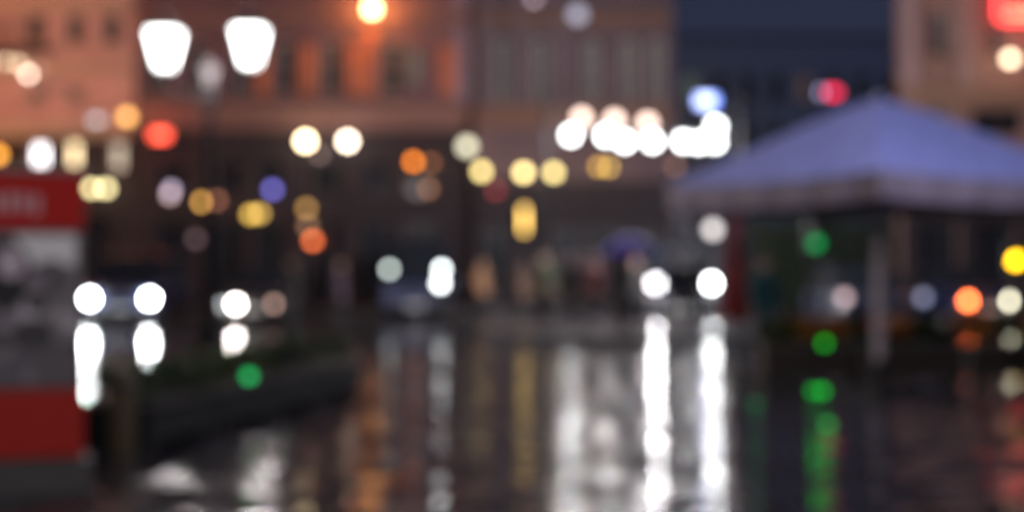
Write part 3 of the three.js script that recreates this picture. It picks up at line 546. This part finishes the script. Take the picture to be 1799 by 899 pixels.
function planter(name, label, x, z, turn, l, mat, group, h = 0.42, wd = 0.5) {
  const t = thing(name, label, 'planter', [x, 0.006, z], turn, group);
  part('box', [bx(l, h - 0.06, wd, 0, 0.06 + (h - 0.06) / 2, 0), bx(l + 0.05, 0.05, 0.06, 0, h - 0.02, wd / 2), bx(l + 0.05, 0.05, 0.06, 0, h - 0.02, -wd / 2), bx(0.06, 0.05, wd - 0.07, l / 2, h - 0.021, 0), bx(0.06, 0.05, wd - 0.07, -l / 2, h - 0.021, 0)], mat, t);
  part('soil', bx(l - 0.06, 0.02, wd - 0.07, 0, h + 0.002, 0), M.soil, t);
  for (const s of [-1, 1]) part('foot', bx(0.1, 0.06, wd - 0.06, s * (l / 2 - 0.15), 0.03, 0), M.iron, t);
  return t;
}
const boxMat = std(rgb(0.006, 0.006, 0.006), 0.95);
[['nearest dark planter box of the row beside the poster board', -3.42, -13.2], ['second nearest dark planter box of the row, behind the bollard', -3.12, -14.75], ['third dark planter box of the row in front of the lamp post', -2.82, -16.3], ['farthest dark planter box of the row, right of the lamp post', -2.52, -17.85]].forEach(([l, x, z], i) => {
  const t = planter('planter_box', l, x, z, 1.38, 1.52, boxMat, 'dark planter boxes on the left', 0.36, 0.85);
  const f = part('foliage', foliage(620, 1.45, 0.3, 0.85, 0.36, 0.1), leafMats[i % 3], t); f.userData.kind = 'stuff';
});
{
  const t = thing('wooden_bollard', 'short wooden bollard between the poster board and the nearest planter', 'bollard', [X(215, 12), 0.006, -12]);
  part('post', lathe([[0, 0], [0.11, 0], [0.11, 0.66], [0.09, 0.72], [0, 0.74]], 20), M.wood, t); part('band', lathe([[0.113, 0.55], [0.116, 0.56], [0.116, 0.6], [0.113, 0.61]], 20), M.iron, t);
}
const petalMats = [[0.85, 0.27, 0.015], [0.8, 0.2, 0.012]].map((c) => std(rgb(...c), 0.6, { side: THREE.DoubleSide }));
[['leftmost orange flower box under the parasol', 4.1], ['second orange flower box from the left under the parasol', 5.55], ['third orange flower box under the parasol, at the right edge', 7.0]].forEach(([l, x], i) => {
  const t = planter('flower_box', l, x, -19.6 - i * 0.15, 0, 1.35, std(rgb(0.03, 0.018, 0.012), 0.6), 'flower boxes under the parasol', 0.5);
  const f = part('foliage', foliage(1100, 1.33, 0.32, 0.5, 0.48, 0.11), leafMats[(i + 1) % 3], t); f.userData.kind = 'stuff';
  const petals = []; for (let k = 0; k < 260; k++) { const x0 = rr(-0.64, 0.64), z0 = rr(-0.24, 0.26), y0 = rr(0.62, 0.84); if (Math.sin(x0 * 5.3 + i * 2.2 + 1) < -0.1 + rr(-0.3, 0.3)) continue; for (let p = 0; p < 6; p++) petals.push(leafGeo(0.085, 0.06).rotateX(1.1).rotateY(p * 1.047 + k).translate(x0, y0, z0)); }
  const b = part('blossoms', mergeGeometries(petals), petalMats[i % 2], t); b.userData.kind = 'stuff';
});

{ // hedge added to darken the gap under the parasol
  const d = 47, x0 = X(1312, d), x1 = X(1578, d), t = thing('added_hedge', 'tall hedge added behind the parasol to darken the side street', 'hedge', [(x0 + x1) / 2, 0, -d]);
  const leaves = []; for (let i = 0; i < 5200; i++) { const g = leafGeo(0.22 * rr(0.6, 1.4), 0.13); g.rotateX(rr(-1.4, 1.4)); g.rotateY(rr(0, 6.3)); const y = rr(0.2, 3.1) * (0.93 + 0.07 * Math.sin(i)); g.translate(rr(-1, 1) * (x1 - x0) / 2, y, rnd() < 0.75 ? 0.5 + rr(-0.12, 0.12) : rr(-0.5, 0.5)); leaves.push(g); }
  const f = part('foliage', mergeGeometries(leaves), std(rgb(0.016, 0.026, 0.012), 0.7, { side: THREE.DoubleSide }), t); f.userData.kind = 'stuff';
  part('branches', [...Array(22)].map((_, i) => bar(V(-2.4 + i * 0.23, 0, rr(-0.2, 0.2)), V(-2.4 + i * 0.23 + rr(-0.2, 0.2), 2.9, rr(-0.2, 0.2)), 0.035, 6)), M.wood, t);
}
// ---------------------------------------------------------------- people
const smin = (a, b, k) => { const h = Math.max(k - Math.abs(a - b), 0) / k; return Math.min(a, b) - h * h * k * 0.25; };
function capsule(p, a, b, ra, rb) {
  const abx = b[0] - a[0], aby = b[1] - a[1], abz = b[2] - a[2], px = p[0] - a[0], py = p[1] - a[1], pz = p[2] - a[2];
  const t = Math.max(0, Math.min(1, (px * abx + py * aby + pz * abz) / (abx * abx + aby * aby + abz * abz || 1)));
  return Math.hypot(px - t * abx, py - t * aby, pz - t * abz) - (ra + (rb - ra) * t);
}
function meshField(bones, lo, hi, n, k) {
  const mc = new MarchingCubes(n, new THREE.MeshBasicMaterial(), false, false, 400000), c = [0, 1, 2].map((i) => (lo[i] + hi[i]) / 2), hf = [0, 1, 2].map((i) => (hi[i] - lo[i]) / 2), p = [0, 0, 0];
  mc.isolation = 0;
  for (let z = 0; z < n; z++) for (let y = 0; y < n; y++) for (let x = 0; x < n; x++) {
    p[0] = c[0] + hf[0] * (x - n / 2) / (n / 2); p[1] = c[1] + hf[1] * (y - n / 2) / (n / 2); p[2] = c[2] + hf[2] * (z - n / 2) / (n / 2);
    let d = 9; for (const [a, b, ra, rb, fl] of bones) { const q = fl ? [p[0], p[1], a[2] + (p[2] - a[2]) * fl] : p, e = capsule(q, a, b, ra, rb); d = smin(d, e, k); }
    mc.field[x + y * n + z * n * n] = -d;
  }
  mc.update();
  const g = new THREE.BufferGeometry(), cnt = mc.count, ps = mc.positionArray.slice(0, cnt * 3);
  for (let i = 0; i < cnt * 3; i++) ps[i] = c[i % 3] + ps[i] * hf[i % 3];
  g.setAttribute('position', new THREE.BufferAttribute(ps, 3)); g.setAttribute('normal', new THREE.BufferAttribute(mc.normalArray.slice(0, cnt * 3), 3));
  g.computeVertexNormals();
  const e = 0.004, nn = g.attributes.normal, fd = (q) => { let d = 9; for (const [a, b, ra, rb, fl] of bones) d = smin(d, capsule(fl ? [q[0], q[1], a[2] + (q[2] - a[2]) * fl] : q, a, b, ra, rb), k); return d; };
  for (let i = 0; i < cnt; i++) { const q = [ps[i * 3], ps[i * 3 + 1], ps[i * 3 + 2]], v = V(fd([q[0] + e, q[1], q[2]]) - fd([q[0] - e, q[1], q[2]]), fd([q[0], q[1] + e, q[2]]) - fd([q[0], q[1] - e, q[2]]), fd([q[0], q[1], q[2] + e]) - fd([q[0], q[1], q[2] - e])).normalize(); nn.setXYZ(i, v.x, v.y, v.z); }
  return g;
}
const skin = std(rgb(0.36, 0.2, 0.14), 0.55);
function hand(w, dir, s) { // palm, five fingers curling round, thumb from the side; w wrist, dir pointing down the hand
  const d = V(...dir).normalize(), side = V(s, 0, 0.2).normalize(), fwd = V(0, 0, 1), at = (a, b, c) => V(...w).addScaledVector(d, a).addScaledVector(side, b).addScaledVector(fwd, c).toArray(), B = [[at(0, 0, 0), at(0.06, 0, 0.004), 0.024, 0.03]];
  [[-0.028, 0.066], [-0.01, 0.078], [0.009, 0.074], [0.026, 0.058]].forEach(([o, l]) => { B.push([at(0.075, o, 0.004), at(0.075 + l * 0.5, o, 0.016), 0.009, 0.0085], [at(0.075 + l * 0.5, o, 0.016), at(0.075 + l * 0.8, o, 0.042), 0.0085, 0.0075]); });
  B.push([at(0.025, -0.026, 0.012), at(0.055, -0.046, 0.03), 0.011, 0.0095], [at(0.055, -0.046, 0.03), at(0.08, -0.04, 0.045), 0.0095, 0.008]);
  const c = at(0.07, 0, 0.02);
  return meshField(B, c.map((v) => v - 0.13), c.map((v) => v + 0.13), 56, 0.008);
}
function person(label, px, d, turn, o, base = 0) {
  const t = thing('person', label, 'person', [X(px, d), base, -d], turn), k = o.k ?? 1, st = o.step ?? 0.12;
  const hipL = [0.09, 0.93, 0], hipR = [-0.09, 0.93, 0], kneeL = [0.1, 0.5, st * 0.7], kneeR = [-0.1, 0.5, -st * 0.2], ankL = [0.1, 0.09, st], ankR = [-0.1, 0.1, -st];
  const shL = [0.19, 1.42, 0], shR = [-0.19, 1.42, 0], eL = o.up ? [0.27, 1.17, 0.06] : [0.26, 1.14, -0.05], wL = o.up ? [0.14, 1.2, 0.27] : [0.27, 0.9, 0.06], eR = [-0.26, 1.14, 0.02], wR = [-0.27, 0.9, 0.1];
  const dirL = o.up ? [0, 0.9, 0.25] : [0, -1, 0.15];
  const head = [[[0, 1.66, 0], [0, 1.6, 0.025], 0.098, 0.075], [[0, 1.57, 0.045], [0, 1.555, 0.055], 0.045, 0.04], [[0, 1.615, 0.1], [0, 1.6, 0.115], 0.014, 0.017], [[0.088, 1.62, 0], [0.092, 1.6, 0], 0.022, 0.016], [[-0.088, 1.62, 0], [-0.092, 1.6, 0], 0.022, 0.016], [[0, 1.42, -0.01], [0, 1.56, 0], 0.06, 0.055], [[0.04, 1.645, 0.085], [-0.04, 1.645, 0.085], 0.012, 0.012]];
  const bodyB = [...head, [[0, 1.4, 0], [0, 1.0, 0], 0.13, 0.12], [shL, eL, 0.045, 0.038], [eL, wL, 0.036, 0.026], [shR, eR, 0.045, 0.038], [eR, wR, 0.036, 0.026], [hipL, kneeL, 0.075, 0.05], [kneeL, ankL, 0.05, 0.035], [hipR, kneeR, 0.075, 0.05], [kneeR, ankR, 0.05, 0.035]];
  const gBody = meshField(bodyB, [-0.45, 0.0, -0.4], [0.45, 1.82, 0.45], 88, 0.03);
  const gs = [gBody, hand(wL, dirL, 1), hand(wR, [0, -1, 0.1], -1)];
  part('body', gs, skin, t);
  part('coat', meshField([[[0, 1.36, -0.005], [0, 1.0, 0], 0.17, 0.165], [shL, shR, 0.075, 0.075], [[0, 1.0, 0], [0, o.hem ?? 0.72, 0.0], 0.175, 0.2], [[0.0, 1.46, -0.01], [0, 1.5, -0.01], 0.085, 0.075], [shL, eL, 0.07, 0.062], [eL, wL, 0.06, 0.05], [shR, eR, 0.07, 0.062], [eR, wR, 0.06, 0.05]], [-0.45, 0.4, -0.4], [0.45, 1.65, 0.45], 80, 0.05), std(o.coat, 0.75), t);
  part('trousers', meshField([[hipL, kneeL, 0.095, 0.07], [kneeL, [ankL[0], 0.13, ankL[2]], 0.07, 0.06], [hipR, kneeR, 0.095, 0.07], [kneeR, [ankR[0], 0.14, ankR[2]], 0.07, 0.06], [[0, 0.95, 0], [0, 1.0, 0], 0.14, 0.13]], [-0.4, 0.0, -0.4], [0.4, 1.2, 0.4], 64, 0.03), std(o.trousers ?? rgb(0.012, 0.013, 0.018), 0.8), t);
  for (const a of [ankL, ankR]) part('shoe', meshField([[[a[0], 0.05, a[2] - 0.05], [a[0], 0.045, a[2] + 0.16], 0.045, 0.04], [[a[0], 0.06, a[2] - 0.03], [a[0], 0.13, a[2]], 0.05, 0.048]], [a[0] - 0.15, -0.04, a[2] - 0.16], [a[0] + 0.15, 0.24, a[2] + 0.26], 36, 0.02), M.rubber, t);
  part('hair', meshField([[[0, 1.685, -0.012], [0, 1.64, -0.03], 0.103, 0.1], ...(o.long ? [[[0, 1.62, -0.04], [0, 1.46, -0.07], 0.09, 0.06]] : [])], [-0.2, 1.35, -0.25], [0.2, 1.85, 0.15], 44, 0.03), std(o.hair ?? rgb(0.02, 0.013, 0.009), 0.6), t);
  t.scale.setScalar(k);
  return t;
}
const DP = 31.5;
person('person in a black coat walking under the violet umbrella', 1092, DP, 0.2, { up: 1, coat: rgb(0.01, 0.01, 0.013), hem: 0.6, long: 1 }, 0.135);
{ // the violet umbrella, its handle in the raised hand
  const x = X(1092, DP) + 0.19, t = thing('umbrella', 'open violet umbrella held above the person in black', 'umbrella', [x, 0.135, -DP + 0.27]);
  const g = new THREE.SphereGeometry(0.72, 40, 10, 0, Math.PI * 2, 0, Math.PI * 0.36), p = g.attributes.position;
  for (let i = 0; i < p.count; i++) { const a = Math.atan2(p.getZ(i), p.getX(i)), r = Math.hypot(p.getX(i), p.getZ(i)), s = 0.035 * (r / 0.65) ** 2 * (1 - Math.abs(Math.cos(a * 4))); p.setY(i, p.getY(i) + s); } g.computeVertexNormals();
  part('canopy', g.translate(0, 1.4, -0.12), std(rgb(0.05, 0.03, 0.26), 0.9, { side: THREE.DoubleSide }), t);
  part('shaft', bar(V(0, 1.1, 0), V(0, 2.2, -0.12), 0.008), M.iron, t); part('handle', tube([V(0, 1.2, -0.008), V(0, 1.05, 0.01), V(0, 1.02, 0.05), V(0, 1.06, 0.08)], 0.014, 20), M.wood, t);
  for (let k = 0; k < 8; k++) { const a = k * Math.PI / 4; part('rib', bar(V(0, 2.1, -0.12), V(0.62 * Math.cos(a), 1.73, -0.12 + 0.62 * Math.sin(a)), 0.005, 5), M.iron, t); }
}
person('person in a dark grey jacket standing left of the violet umbrella', 1003, 34, -0.5, { coat: rgb(0.014, 0.013, 0.012), hem: 0.85, step: 0.05 }, 0.135);
person('person in a navy coat right of the violet umbrella', 1186, 33.2, 0.6, { coat: rgb(0.012, 0.014, 0.03), hem: 0.75, long: 1 }, 0.135);

// more people in the square: the same figures in other clothes
const figures = scene.children.filter((o) => o.userData.category === 'person');
function passer(src, label, px, d, turn, base, coat, k = 1) {
  const t = figures[src].clone(); t.name = numbered('person'); t.position.set(X(px, d), base, -d); t.rotation.y = turn; t.scale.setScalar(k); t.userData = { label, category: 'person' };
  t.children.find((c) => c.name === 'coat').material = std(coat, 0.75); scene.add(t); return t;
}
passer(1, 'person in an olive jacket left of the dark grey jacket, near the middle', 955, 35.5, 0.4, 0.135, rgb(0.03, 0.036, 0.012));
passer(2, 'person in a brown coat below the amber light box', 918, 40.5, 2.6, 0, rgb(0.06, 0.03, 0.02), 0.97);
passer(1, 'person in a dark red jacket just left of the violet umbrella', 1042, 36, 2.9, 0.135, rgb(0.06, 0.006, 0.01));
passer(2, 'person in a grey coat just right of the violet umbrella', 1118, 37, -0.3, 0.135, rgb(0.03, 0.03, 0.034), 0.95);
passer(1, 'person in a tan jacket left of the amber light box', 846, 42, 0.9, 0, rgb(0.2, 0.1, 0.05));
passer(2, 'person in a plum coat crossing the street left of the delivery van', 596, 38, 1.4, 0, rgb(0.03, 0.012, 0.03));
passer(1, 'person in a black jacket walking right of the lamp post', 512, 37, -1.2, 0, rgb(0.01, 0.01, 0.012), 1.02);
passer(2, 'person in a long black coat in front of the minibus', 1218, 34, 2.8, 0.135, rgb(0.008, 0.008, 0.01), 1.03);
passer(1, 'person in a dark teal jacket beside the folded red parasol', 1342, 24, 0.4, 0, rgb(0.008, 0.06, 0.055));
// small green spike lights before the flower boxes and by the planters
function spike(label, px, py, d, e) {
  const y = Y(py, d), t = thing('garden_light', label, 'garden light', [X(px, d), 0, -d]);
  part('spike', cyl(0.012, 0.008, Math.max(0.03, y - 0.03), 0, Math.max(0.03, y - 0.03) / 2 + 0.006, 0, 8), M.iron, t);
  part('bulb', ball(0.045, 0, y, 0, 14), glow(...e), t); part('cap', new THREE.CylinderGeometry(0.02, 0.055, 0.025, 12).translate(0, y + 0.05, 0), M.iron, t);
}
spike('green garden light standing before the leftmost flower box', 1449, 602, 18.4, [0.004, 1.6, 0.05]);
spike('left of two touching low green garden lights', 1429, 686, 17.2, [0.004, 1.1, 0.08]);
spike('right of two touching low green garden lights', 1445, 686, 17.0, [0.004, 1.5, 0.09]);
spike('lowest green garden light, close to the paving', 1455, 745, 14.2, [0.002, 0.75, 0.09]);
spike('green garden light beside the dark planter boxes on the left', 437, 660, 13.6, [0.004, 1.5, 0.34]);
spike('faint green garden light left of the flower boxes', 1328, 708, 16, [0.002, 0.2, 0.05]);

renderer.render(scene, camera);
